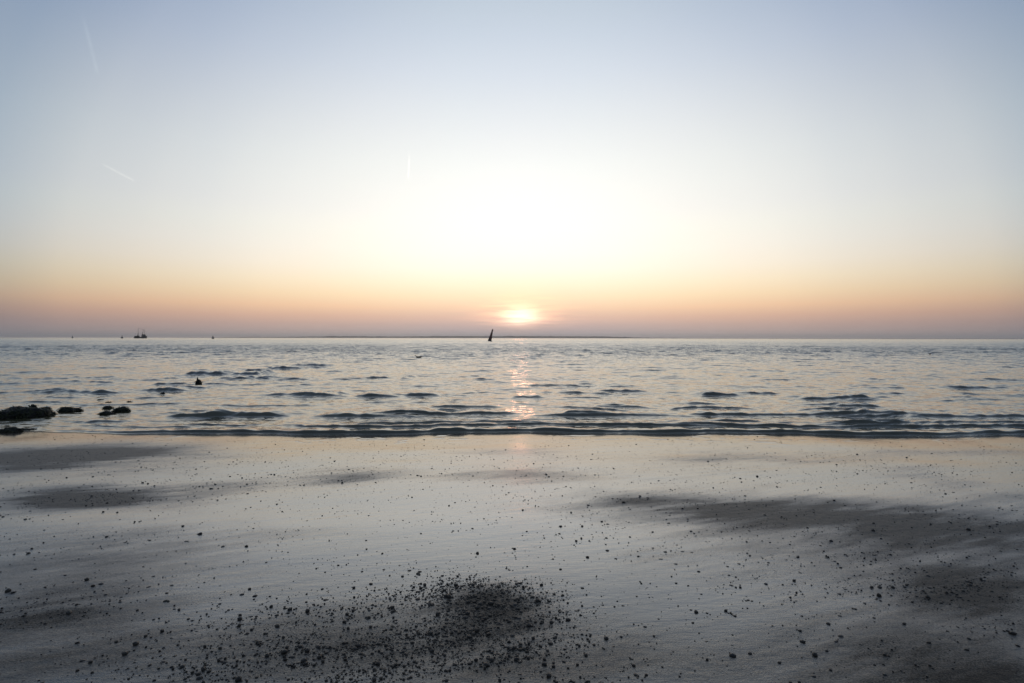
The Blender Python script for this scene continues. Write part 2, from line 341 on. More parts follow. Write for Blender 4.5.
def make_sea():
    rng = np.random.default_rng(7)
    y = 7.75; ys = []
    while y < 14000:
        ys.append(y)
        y *= 1 + np.interp(math.log(y), [math.log(7.7), math.log(20), math.log(60), math.log(300), math.log(2000), math.log(14000)], [.0022, .0028, .0042, .0060, .02, .06])
    ys = np.array(ys)
    nc = 1201; u = np.linspace(-1, 1, nc); u = u * (1 + .0 * u)
    X = u[None, :] * (1.14 * ys[:, None] + 2.8)
    ext = np.array([2, 6, 16, 40, 90.])
    X = np.hstack([X[:, :1] - ext[::-1][None], X, X[:, -1:] + ext[None]])
    Yg = np.repeat(ys[:, None], X.shape[1], 1)
    shape = X.shape; x = X.ravel().astype(np.float64); y = Yg.ravel()
    dy = np.gradient(ys); dyv = np.repeat(dy, shape[1]); dxv = 2 * (1.14 * y + 2.8) / nc
    z = np.zeros_like(x); lost = np.zeros_like(x)
    e = edge(x); d = y - e
    # irregular chop running in from the sea
    gust = .62 + .75 * fbm(x * .012 + 3, y * .022, 13, 4)
    wx = x + (fbm(x * .22, y * .22, 3, 3) - .5) * 2.2; wy = y + (fbm(x * .19 + 7, y * .25, 4, 3) - .5) * 1.8
    band = np.exp(-((np.log(y) - math.log(80)) / .55) ** 2) * (.4 + 1.1 * fbm(x / (y + 9) * 2.2 + 5, np.log(y) * 5, 29, 3)); gust = gust * (.85 + .55 * band) * (1 - .35 * sstep(180, 500, y))
    NW = 84
    for i in range(NW):
        lam = .30 * (3.6 / .30) ** ((i + rng.random()) / NW)
        th = rng.normal(0, R(27)); kx, ky = math.sin(th) * 2 * math.pi / lam, math.cos(th) * 2 * math.pi / lam
        slope = .0175 * (1.0 if lam < .9 else (.9 / lam) ** .8)
        a = slope * lam / (2 * math.pi)
        eff = np.maximum(dyv * abs(math.cos(th)) , dxv * abs(math.sin(th)))
        keep = sstep(2.2, 4.5, lam / eff)
        ph = kx * wx + ky * wy + rng.random() * 6.283
        z += a * keep * np.sin(ph)
        lost += (1 - keep ** 2) * slope ** 2 / 2
    sig = .020
    z *= .85 + .45 * sstep(15, 55, d)
    zz = z / sig; z = sig * (np.exp(.42 * zz) - 1) / .42 * .92        # peaked crests, flat troughs
    z *= gust
    shoal = .25 + .75 * sstep(1.5, 9.0, d)
    z = z * sstep(.25, 1.6, d) * shoal
    lost = np.sqrt(lost) * gust
    # small breakers parallel to the beach
    for (p0, p1, py, tilt, hgt, fr, bk, sd) in CREST:
        Xc, Yc = ground((p0 + p1) / 2, py); X0, _ = ground(p0, py); X1, _ = ground(p1, py)
        sel = np.abs(y - Yc) < 3.2
        xs, yy = x[sel], y[sel]
        hw = (X1 - X0) / 2; t = (xs - Xc) / hw
        env = sstep(1.12, .55, np.abs(t)) * ((.9 + .4 * vnoise(xs * 1.1, xs * 0 + sd, sd)) if py > 424.6 else (.45 + 1.1 * vnoise(xs * 1.1 + sd * 7.7, xs * 0 + sd, sd)) if hw < 6 else 2.1 * sstep(.42, .9, fbm(xs * .85 + sd * 7.7, xs * 0 + sd, sd, 4))) * (.6 + .8 * fbm(xs * 4.3, xs * 0 + sd * 3, sd + 5, 2))
        fr = fr * .75
        yc = Yc + (.16 if hw < 6 else .5) * (vnoise(xs * .55 + sd * 3.1, xs * 0, sd + 40) - .5) * 2 + .05 * (vnoise(xs * 2.3, xs * 0 + sd, sd + 60) - .5) * 2
        if py > 431: yc = edge(xs) + .08 + .05 * (vnoise(xs * 1.7, xs * 0, 77) - .5)
        elif py > 424: yc = yc + (edge(xs) - 8.22) * .8
        q = yy - yc - fr
        prof = np.where(q < 0, np.exp(-(q / (fr * .55)) ** 2), np.exp(-(q / bk) ** 2))
        trough = -.25 * np.exp(-((q + fr * 2.6) / (fr * 1.2)) ** 2)
        z[sel] += .66 * hgt * env * (prof + trough * (py < 424))
    z = z + (.014 * (fbm(x * 2.6, y * 5.5, 23, 3) - .5) + .011 * (fbm(x * 7, y * 15, 24, 3) - .5) * (y < 26)) * sstep(.05, .5, d)
    z = np.where(d > -.02, z + .004, -.06)
    z = np.where(d < .10, np.minimum(z, .004 + .05 * np.maximum(d, 0) + z * sstep(0, .1, d)), z)
    me = np_mesh('sea', np.stack([x, y, z], -1), grid_faces(*shape))
    attr(me, 'lost', lost); attr(me, 'offshore', d)
    m, b, p = new_mat('sea_water')
    pos = b.n('ShaderNodeNewGeometry'); P = pos.outputs['Position']
    lo = b.n('ShaderNodeAttribute', attribute_name='lost').outputs['Fac']
    off = b.n('ShaderNodeAttribute', attribute_name='offshore').outputs['Fac']
    turb = b.mapr(off, 1, 14, 0, 1)
    b.put(p.inputs['Base Color'], b.mix(turb, (.070, .064, .034), (.032, .037, .030)))
    p.inputs['IOR'].default_value = 1.70; p.inputs['Specular IOR Level'].default_value = .5
    b.put(p.inputs['Roughness'], .12)
    mp = b.n('ShaderNodeMapping'); mp.inputs['Scale'].default_value = (.55, 1.0, 1.0); b.put(mp.inputs[0], P)
    n1 = b.noise(mp.outputs[0], 7.0, 2, .55, out=1); n2 = b.noise(mp.outputs[0], .55, 4, .62, out=1)
    v1 = b.v('SUBTRACT', n1, (.5, .5, .5)); v2 = b.v('SUBTRACT', n2, (.5, .5, .5))
    gp = b.n('ShaderNodeMapping'); gp.inputs['Scale'].default_value = (.55, .05, 1.0); b.put(gp.inputs[0], P)
    grp = b.mapr(b.noise(gp.outputs[0], 1.0, 3, .65), .33, .67, .45, 1.55, False); lo = b.m('MULTIPLY', lo, grp)
    amp1 = b.m('ADD', .42, b.m('MULTIPLY', lo, 4.0)); amp2 = b.m('ADD', .10, b.m('MULTIPLY', lo, 8.0))
    pert = b.v('ADD', b.v('SCALE', v1, scale=amp1), b.v('SCALE', v2, scale=amp2))
    pert = b.v('MULTIPLY', pert, (.7, 1.0, 0.0))
    # at grazing view only the facets leaning towards the eye are seen: mirror the hidden ones
    fac = b.v('DOT_PRODUCT', b.v('ADD', pos.outputs['Normal'], pert), pos.outputs['Incoming'])
    sgn = b.m('SUBTRACT', b.m('MULTIPLY', b.m('GREATER_THAN', fac, 0.0), 2.0), 1.0)
    pert = b.v('SCALE', pert, scale=sgn)
    lean = b.v('MULTIPLY', pos.outputs['Incoming'], (1.0, 1.0, 0.0))
    pert = b.v('ADD', pert, b.v('SCALE', lean, scale=b.m('MULTIPLY', lo, .6)))
    nrm = b.v('NORMALIZE', b.v('ADD', pos.outputs['Normal'], pert))
    b.put(p.inputs['Normal'], nrm)
    o = link('sea', me, m); tag(o, 'grey silvery sea with small breakers near the beach', 'sea', kind='structure')
make_sea()


# ------------------------------------------------------------------ far coast
def make_coast():
    D = 7000.0; k = D / 512
    n = 900; px = np.linspace(150, 1120, n)
    prof = np.interp(px, [150, 205, 240, 300, 330, 400, 440, 500, 560, 600, 622, 645, 700, 780, 1120], [.0, .25, .8, 1.1, 1.8, 1.55, 2.0, 2.2, 2.1, 1.9, 1.5, .7, .45, .35, .25])
    hz = (prof + .55 * (fbm(px * .22, px * 0, 8, 3) - .5) * (prof > .5) + .3 * (vnoise(px * .9, px * 0, 9) - .5) * (prof > 1)) * k
    hz = np.maximum(hz, .0)
    x = (px - 512) * k
    rows = []
    for (dy, f) in ((0, -.02), (15, .35), (45, .8), (110, 1.0), (240, .9), (420, .5), (600, -.05)):
        jit = 1 + .12 * (vnoise(px * .5, px * 0 + dy, 19) - .5)
        rows.append(np.stack([x, np.full(n, D + dy), hz * f * jit - (.5 if f < 0 else 0)], -1))
    me = np_mesh('distant_coast', np.concatenate(rows), grid_faces(len(rows), n))
    m = simple_mat('wooded_dunes', (.045, .055, .035), (.10, .095, .07), .9, .01, .1)
    o = link('distant_coast', me, m); tag(o, 'low dark wooded coast along the horizon under the sun', 'coast', kind='structure')
make_coast()


# ------------------------------------------------------------------ mesh builders
def loft(sections, cap=True):
    """numpy rings (k x n x 3) skinned into a bmesh"""
    bm = bmesh.new(); rings = [[bm.verts.new(p) for p in s] for s in sections]
    n = len(rings[0])
    for a, c in zip(rings, rings[1:]):
        for i in range(n): bm.faces.new((a[i], a[(i + 1) % n], c[(i + 1) % n], c[i]))
    if cap:
        bm.faces.new(rings[0][::-1]); bm.faces.new(rings[-1])
    return bm
def add_lathe(bm, prof, seg=20, M=Matrix()):
    rings = [[bm.verts.new(M @ Vector((r * math.cos(2 * math.pi * i / seg), r * math.sin(2 * math.pi * i / seg), z))) for i in range(seg)] for r, z in prof]
    for a, c in zip(rings, rings[1:]):
        for i in range(seg): bm.faces.new((a[i], a[(i + 1) % seg], c[(i + 1) % seg], c[i]))
    bm.faces.new(rings[0][::-1]); bm.faces.new(rings[-1])
def add_tube(bm, p, q, r0, r1=None, seg=8):
    p, q = Vector(p), Vector(q); d = q - p
    M = Matrix.Translation(p) @ d.to_track_quat('Z', 'Y').to_matrix().to_4x4()
    add_lathe(bm, [(r0, 0), (r1 if r1 else r0, d.length)], seg, M)
def add_box(bm, c, s, bev=0.0, M=Matrix()):
    g = bmesh.ops.create_cube(bm, size=1, matrix=M @ Matrix.Translation(c) @ Matrix.Diagonal((*s, 1)))
    if bev:
        ed = list({e for v in g['verts'] for e in v.link_edges})
        bmesh.ops.bevel(bm, geom=ed, offset=bev, segments=2, affect='EDGES')
def obj(name, bm, mat, parent=None, smooth=False):
    bmesh.ops.recalc_face_normals(bm, faces=bm.faces[:])
    me = bpy.data.meshes.new(name); bm.to_mesh(me); bm.free()
    if smooth: me.polygons.foreach_set('use_smooth', np.ones(len(me.polygons), bool))
    return link(name, me, mat, parent)

M_RUST = simple_mat('red_brown_paint', (.16, .035, .025), (.085, .028, .02), .5, 1.2, .5, .01)
M_DARK = simple_mat('dark_steel', (.03, .03, .035), (.055, .05, .05), .5, .8)
M_HULL = simple_mat('dark_hull_paint', (.02, .024, .035), (.035, .035, .04), .45, .35)
M_DECK = simple_mat('worn_deck', (.10, .085, .07), (.06, .05, .045), .7, .8)
M_CABIN = simple_mat('dirty_cabin_paint', (.13, .13, .13), (.07, .07, .075), .5, .6)
M_NET = simple_mat('tarred_net', (.03, .035, .03), (.015, .02, .018), .9, 3)
M_GLASS = simple_mat('dark_window', (.02, .025, .03), (.03, .035, .04), .08, 1)
M_ROCK = simple_mat('wet_black_rock', (.012, .012, .012), (.024, .023, .021), .6, 5, .15, .03)
M_WEED = simple_mat('wet_bladder_weed', (.012, .016, .006), (.026, .030, .010), .62, 9, .2)
M_STONE = simple_mat('dark_wet_pebble', (.024, .021, .019), (.052, .045, .038), .5, 60, .35, .001)
M_SHELL = simple_mat('stained_shell', (.045, .040, .036), (.022, .020, .019), .5, 90, .5, .0006)
M_SCRAP = simple_mat('dark_weed_scrap', (.018, .020, .012), (.034, .030, .018), .5, 40, .4)
M_FEATHER = simple_mat('dusky_feathers', (.07, .068, .066), (.035, .033, .033), .7, 14, .3)
M_BEAK = simple_mat('beak', (.14, .10, .03), (.10, .07, .03), .4, 30)


# ------------------------------------------------------------------ leaning channel buoy
def make_spar_buoy():
    px, py = 489.6, 341.2; Y = H * 512 / (py - horizon(px)); X = (px - 512) / 512 * Y
    s = Y / 512
    t = empty('channel_buoy', (X, Y, 0)); t.rotation_euler = (R(-4), R(16.5), R(20))
    tag(t, 'tall red-brown spar buoy leaning to the right on the sea, left of the sun', 'buoy')
    bm = bmesh.new(); add_lathe(bm, [(1.7 * s, -.9), (1.85 * s, -.4), (1.85 * s, 1.55 * s), (1.62 * s, 1.9 * s)], 24); obj('float', bm, M_DARK, t, True)
    bm = bmesh.new(); add_lathe(bm, [(1.56 * s, 1.85 * s), (1.45 * s, 4.5 * s), (1.2 * s, 4.9 * s), (.98 * s, 8.6 * s), (.8 * s, 8.8 * s), (.70 * s, 10.4 * s)], 20); obj('body', bm, M_RUST, t, True)
    bm = bmesh.new(); add_lathe(bm, [(.30 * s, 10.35 * s), (.74 * s, 10.75 * s), (.74 * s, 12.3 * s), (.42 * s, 12.6 * s)], 18); obj('topmark', bm, M_RUST, t, True)
    for k in range(2):
        bm = bmesh.new(); a = math.pi * k
        for (p, q) in (((1.1, 1.9), (1.55, 2.5)), ((1.55, 2.5), (1.25, 3.2))):
            add_tube(bm, (p[0] * s * math.cos(a), p[0] * s * math.sin(a), p[1] * s), (q[0] * s * math.cos(a), q[0] * s * math.sin(a), q[1] * s), .05, seg=6)
        obj('lifting_eye', bm, M_DARK, t)
make_spar_buoy()

def make_small_buoy(px, Y, w_px, h_px, label, mat):
    s = Y / 512; X = (px - 512) * s
    t = empty('marker_buoy', (X, Y, 0)); tag(t, label, 'buoy', 'small buoys along the horizon')
    r = w_px * s / 2; h = h_px * s
    bm = bmesh.new(); add_lathe(bm, [(r * .8, -.5), (r, 0), (r, h * .38), (r * .7, h * .5)], 18); obj('float', bm, mat, t, True)
    bm = bmesh.new()
    for k in range(4):
        a = k * math.pi / 2 + .3; add_tube(bm, (r * .6 * math.cos(a), r * .6 * math.sin(a), h * .49), (r * .18 * math.cos(a), r * .18 * math.sin(a), h * .86), .06)
    add_tube(bm, (0, 0, h * .48), (0, 0, h * .88), r * .22); obj('cage', bm, mat, t)
    bm = bmesh.new(); add_lathe(bm, [(r * .2, h * .84), (r * .42, h * .88), (r * .42, h * .98), (r * .2, h)], 12); obj('lantern', bm, M_DARK, t, True)
make_small_buoy(213, 600, 2.3, 3.0, 'tiny black buoy on the horizon, first thing right of the fishing boat', M_DARK)
make_small_buoy(122, 760, 1.9, 2.8, 'tiny grey buoy on the horizon just left of the fishing boat', M_CABIN)
make_small_buoy(72.5, 900, 1.3, 2.4, 'faintest speck of a buoy on the horizon, nearest the left edge', M_CABIN)


# ------------------------------------------------------------------ fishing boat
def make_trawler():
    Y = 850.; s = Y / 512; X = (140.7 - 512) * s
    t = empty('fishing_boat', (X, Y, 0), R(9)); tag(t, 'dark shrimp trawler with tall masts and raised booms far out on the horizon', 'fishing boat')
    L = 11.0 * s; Wd = 3.1 * s
    # hull: bow to the right (+x)
    secs = []
    for i in range(17):
        u = i / 16; xx = (u - .5) * L
        half = Wd / 2 * (1 - max(0, (u - .55) / .45) ** 2.2) * (.86 + .14 * min(1, u / .2)) + .04
        top = s * (1.55 + .75 * max(0, (u - .5) / .5) ** 1.8 + .22 * max(0, (.25 - u) / .25)); kx = .35 * s * max(0, (u - .8) / .2)
        secs.append([(xx + kx, -half, top), (xx + kx * .5, -half * .93, top * .5), (xx, -half * .72, -.2), (xx, 0, -1.4), (xx, half * .72, -.2), (xx + kx * .5, half * .93, top * .5), (xx + kx, half, top)])
    hull = obj('hull', loft(secs), M_HULL, t)
    bm = bmesh.new()
    for a, c in zip(secs, secs[1:]):
        for k in (0, 6): add_tube(bm, a[k], c[k], .11, seg=6)
    obj('bulwark_rail', bm, M_DECK, hull)
    # wheelhouse forward of midships
    bm = bmesh.new(); add_box(bm, (2.9 * s, 0, 2.35 * s), (3.1 * s, 2.0 * s, 1.9 * s), .12); add_box(bm, (3.2 * s, 0, 3.62 * s), (2.0 * s, 1.6 * s, .66 * s), .1)
    wh = obj('wheelhouse', bm, M_CABIN, t)
    for k in range(3):
        bm = bmesh.new(); add_box(bm, ((2.5 + .65 * k) * s, -.82 * s, 3.66 * s), (.42 * s, .06, .34 * s)); obj('window', bm, M_GLASS, wh)
    bm = bmesh.new(); add_lathe(bm, [(.32 * s, 3.2 * s), (.30 * s, 4.5 * s)], 12, Matrix.Translation((1.55 * s, .3 * s, 0))); obj('funnel', bm, M_DARK, wh, True)
    # aft working deck with nets
    bm = bmesh.new(); add_box(bm, (-3.6 * s, 0, 1.9 * s), (3.0 * s, 2.1 * s, 1.1 * s), .2); obj('winch_house', bm, M_DECK, t)
    for k, yy in enumerate((-.9, .8)):
        bm = bmesh.new(); bmesh.ops.create_icosphere(bm, subdivisions=3, radius=1, matrix=Matrix.Translation((-2.0 * s - k, yy * s, 2.15 * s)) @ Matrix.Diagonal((1.25 * s, .55 * s, .75 * s, 1)))
        for v in bm.verts: v.co += Vector(mnoise.noise_vector(v.co * .9)) * .25
        obj('net_bundle', bm, M_NET, t, True)
    # masts
    bm = bmesh.new(); add_tube(bm, (-2.3 * s, 0, 1.4 * s), (-2.15 * s, 0, 10.6 * s), .34, .16)
    add_tube(bm, (-2.9 * s, -.5 * s, 1.4 * s), (-2.2 * s, 0, 6.6 * s), .16, .12); add_tube(bm, (-2.9 * s, .5 * s, 1.4 * s), (-2.2 * s, 0, 6.6 * s), .16, .12)
    add_tube(bm, (-2.6 * s, 0, 8.4 * s), (-1.7 * s, 0, 8.4 * s), .1); obj('aft_mast', bm, M_DARK, t)
    bm = bmesh.new(); add_tube(bm, (3.3 * s, 0, 3.9 * s), (3.4 * s, 0, 8.9 * s), .28, .12); add_tube(bm, (3.0 * s, 0, 7.3 * s), (3.8 * s, 0, 7.3 * s), .1); obj('fore_mast', bm, M_DARK, t)
    for sg in (-1, 1):
        bm = bmesh.new(); add_tube(bm, (1.3 * s, sg * 1.3 * s, 1.9 * s), (4.6 * s if sg < 0 else .2 * s, sg * 4.0 * s, 8.8 * s), .2, .12); obj('boom', bm, M_DARK, t)
    bm = bmesh.new()
    for p, q in (((-2.15, 0, 10.4), (3.4, 0, 8.7)), ((-2.15, 0, 10.4), (-5.7, 0, 1.9)), ((3.4, 0, 8.7), (6.2, 0, 2.5)), ((-2.15, 0, 10.0), (4.6, -4, 8.7)), ((-2.15, 0, 10.0), (.2, 4, 8.7))):
        add_tube(bm, [c * s for c in p], [c * s for c in q], .045, seg=5)
    obj('rigging', bm, M_DARK, t)
make_trawler()


# ------------------------------------------------------------------ seabirds afloat
def make_gull(px, py, size, rz, label):
    X, Y = ground(px, py)
    t = empty('seabird', (X, Y, .0), rz); tag(t, label, 'bird', 'seabirds afloat on the sea')
    secs = []
    for (xx, zc, hw, hh) in ((-.50, .17, .015, .012), (-.40, .155, .05, .03), (-.25, .11, .10, .075), (-.05, .085, .135, .11), (.12, .09, .13, .115), (.24, .13, .085, .09),
                             (.30, .20, .05, .065), (.325, .27, .046, .05), (.36, .325, .054, .05), (.405, .33, .045, .042), (.44, .325, .018, .018)):
        secs.append([(size * xx, size * hw * math.cos(a), size * (zc + hh * math.sin(a))) for a in [2 * math.pi * k / 14 for k in range(14)]])
    obj('body', loft(secs), M_FEATHER, t, True)
    bm = bmesh.new(); add_tube(bm, (size * .43, 0, size * .325), (size * .53, 0, size * .305), size * .016, size * .005); obj('beak', bm, M_BEAK, t)
    for sg in (-1, 1):
        sec = []
        for (xx, zc, w_, h_) in ((.14, .13, .012, .03), (.02, .145, .024, .065), (-.2, .165, .024, .055), (-.42, .205, .014, .028), (-.58, .235, .004, .008)):
            yy = sg * (.125 - .12 * max(0, (-xx - .05)) )
            sec.append([(size * xx, size * (yy + w_ * math.cos(a)), size * (zc + h_ * math.sin(a))) for a in [2 * math.pi * k / 10 for k in range(10)]])
        obj('wing', loft(sec), M_FEATHER, t, True)
make_gull(418.5, 358.0, .62, R(180), 'dark seabird floating on the sea left of the leaning buoy')
make_gull(930, 354.6, .42, R(75), 'tiny dark seabird floating far out near the right edge')


# ------------------------------------------------------------------ weedy rocks of the groyne
def make_rock(px, py, wpx, hpx, label, seed, depth=1.0, weed=220, spike=False, flat=1.0):
    """rock standing in the shallows: foot at (px, py), wpx wide and hpx high as surveyed"""
    X, Y = ground(px, py); s = Y / 512; hw = wpx * s / 2 * .86; h = hpx * s * .76; dp = hw * depth
    rnd = random.Random(seed)
    o_ = Vector((seed * 3.7, seed * 1.3, 0))
    bm = bmesh.new(); bmesh.ops.create_icosphere(bm, subdivisions=4, radius=1)
    for v in bm.verts:
        c = v.co.copy(); n1 = mnoise.fractal(c * 1.3 + o_, 1.0, 2.0, 4); n2 = mnoise.noise(c * 4.5 + o_)
        k = 1 + .30 * n1 + .07 * n2
        z = c.z * k
        v.co = Vector((c.x * hw * k, c.y * dp * k, (z * h if z > 0 else z * .18)))
    if spike:
        add_tube(bm, (-hw * .35, 0, h * .6), (-hw * .45, .01, h * 1.45), hw * .34, hw * .12, 9)
    bmesh.ops.recalc_face_normals(bm, faces=bm.faces[:])
    pts = [(f.calc_center_median(), f.normal.copy()) for f in bm.faces if f.calc_center_median().z > .12 * h]
    t = obj('rock', bm, M_ROCK, None, True)
    t.location = (X, Y + dp * .8, -.012); tag(t, label, 'rock', 'weedy rocks of the old groyne')
    if weed:
        bw = bmesh.new()
        for k in range(weed):
            c, n = rnd.choice(pts); c = c + n * .004
            d = Vector((n.x + rnd.uniform(-.6, .6), n.y + rnd.uniform(-.6, .6), -.1 + rnd.uniform(-.3, .45))).normalized()
            side = d.cross(n + Vector((.01, .02, .3))).normalized(); ln = rnd.uniform(.4, 1.0) * min(.09, .45 * h + .02); wd = ln * rnd.uniform(.10, .22)
            pr = None
            for q in range(4):
                u = q / 3; p = c + d * ln * u + Vector((0, 0, ln * (.35 * u - .75 * u * u))) + side * wd * .6 * math.sin(u * 5 + k)
                p.z = max(p.z, .0)
                ww = wd * (1 - .55 * u) * (.7 + .6 * (q % 2)); a, b2 = bw.verts.new(p - side * ww), bw.verts.new(p + side * ww + n * .003)
                if pr: bw.faces.new((pr[0], pr[1], b2, a))
                pr = (a, b2)
        obj('seaweed', bw, M_WEED, t, True)
    return t
make_rock(6, 419, 44, 13, 'broad black weed-covered rock in the shallows, cut by the left edge', 11, .9, 420)
make_rock(26, 418, 30, 13, 'weedy black rock with a knob on it, second from the left edge', 12, .9, 320)
make_rock(30.5, 410.5, 7, 7.5, 'small knobbly stone sticking up on top of the weedy rocks at left', 13, .9, 40)
make_rock(38, 416, 20, 8.5, 'low weedy rock sloping into the water at the right end of the leftmost heap', 14, .9, 170)
make_rock(42.5, 409.5, 11, 3.6, 'small flat dark stone awash just beyond the leftmost heap of rocks', 15, .8, 60)
make_rock(65, 412.2, 25, 6.2, 'long low green-weeded rock lying alone between the two groups of rocks', 16, .6, 240)
make_rock(104, 415.0, 18, 4.2, 'low black rock at the seaward corner nearest the beach in the middle group', 17, .6, 110)
make_rock(119, 412.0, 19, 6.4, 'tallest green-weeded rock of the group below the fishing boat', 18, .6, 230)
make_rock(106, 408.8, 11, 4.0, 'dark stone behind the low black rock, left in the middle group', 19, .6, 90)
make_rock(107, 403.2, 8, 2.0, 'thin stone just awash behind the group of rocks below the fishing boat', 20, .7, 50)
make_rock(98.5, 400.4, 7, 2.0, 'thin weedy stone barely awash, farthest left behind the middle group', 21, .7, 40)
make_rock(128, 402.6, 6, 2.2, 'small dark stone awash right behind the tallest green-weeded rock', 22, .7, 30)
make_rock(161.3, 395.4, 6.5, 4.8, 'single small black stone in the sea halfway out along the line of rocks', 23, .8, 30)
make_rock(197.2, 384.6, 7.4, 6.8, 'lone round black rock with a thin upright spike, farthest out in the sea', 24, .9, 30, True)
make_rock(188.5, 386.6, 4.4, 1.4, 'tiny stone awash left of the lone round black rock', 25, .8, 0)
make_rock(4, 433.5, 30, 7.0, 'weedy dark rock at the water edge in the left corner, nearest the beach', 26, .45, 240)
make_rock(22, 430.5, 26, 2.6, 'thin strip of dark weedy stones at the water edge beside the left corner rock', 27, .4, 150)
make_rock(-32, 420, 40, 15, 'high weedy rock mostly outside the left edge', 28, .9, 160)


# ------------------------------------------------------------------ pebbles, shells and weed scraps on the sand
def ico(sub):
    bm = bmesh.new(); bmesh.ops.create_icosphere(bm, subdivisions=sub, radius=1)
    bm.verts.ensure_lookup_table(); v = np.array([p.co[:] for p in bm.verts]); f = np.array([[q.index for q in fc.verts] for fc in bm.faces]); bm.free(); return v, f
def shape(kind, seed, sub):
    """unit-sized stone or shell, longest half axis 1, resting on z = 0"""
    v, f = ico(sub); o_ = Vector((seed * 5.1, seed * 2.3, seed))
    nz = np.array([mnoise.fractal(Vector(p) * 1.4 + o_, 1.0, 2.0, 3) for p in v]); r = random.Random(seed)
    if kind == 'pebble':
        v = v * (1 + .22 * nz)[:, None] * (1, r.uniform(.62, .9), r.uniform(.30, .48)); v[:, 2] += .18
    elif kind == 'stone':
        v = np.sign(v) * np.abs(v) ** .8 * (1 + .35 * nz)[:, None] * (1, r.uniform(.6, .95), r.uniform(.5, .8)); v[:, 2] += .3
    elif kind == 'chip':
        v = v * (1 + .45 * nz)[:, None] * (1, r.uniform(.5, .8), .20); v[:, 2] += .10 + .22 * v[:, 0] * r.uniform(.2, 1)
    elif kind == 'shell':
        th = np.arctan2(v[:, 1], v[:, 0]); rad = np.hypot(v[:, 0], v[:, 1])
        top = v[:, 2]; rib = 1 + .05 * np.cos(th * 13) * rad
        z = np.where(top > 0, .55 * top, -.08 - .10 * (1 - rad)) ; v = np.stack([v[:, 0] * rib, v[:, 1] * .84 * rib, z * rib + .10], 1)
    else:       # weed scrap: a few crumpled lobes
        vs_, fs_ = [], []
        for k in range(5):
            a = r.uniform(0, 6.28); M = np.array([math.cos(a), math.sin(a)]); L = r.uniform(.5, 1.0)
            q = v * (1 + .3 * np.roll(nz, k * 7))[:, None] * (L * .55, .13, .12)
            q = np.stack([q[:, 0] * M[0] - q[:, 1] * M[1] + M[0] * L * .5, q[:, 0] * M[1] + q[:, 1] * M[0] + M[1] * L * .5, q[:, 2] + .1 + .12 * r.random() + .15 * q[:, 0] ** 2], 1)
            vs_.append(q); fs_.append(f + len(v) * k)
        v, f = np.concatenate(vs_), np.concatenate(fs_)
    v = v - np.array([v[:, 0].mean(), v[:, 1].mean(), 0]); return v / np.abs(v[:, :2]).max(), f

KINDS = ('pebble', 'stone', 'chip', 'shell', 'scrap')
KMAT = {'pebble': M_STONE, 'stone': M_STONE, 'chip': M_SHELL, 'shell': M_SHELL, 'scrap': M_SCRAP}
KNAME = {'pebble': 'pebble', 'stone': 'stone', 'chip': 'shell_chip', 'shell': 'cockle_shell', 'scrap': 'seaweed_scrap'}
KCAT = {'pebble': 'pebble', 'stone': 'stone', 'chip': 'shell chip', 'shell': 'shell', 'scrap': 'seaweed'}
KWORD = {'pebble': 'rounded dark pebble', 'stone': 'angular black stone', 'chip': 'flat shell chip', 'shell': 'domed dark shell', 'scrap': 'ragged black weed scrap'}

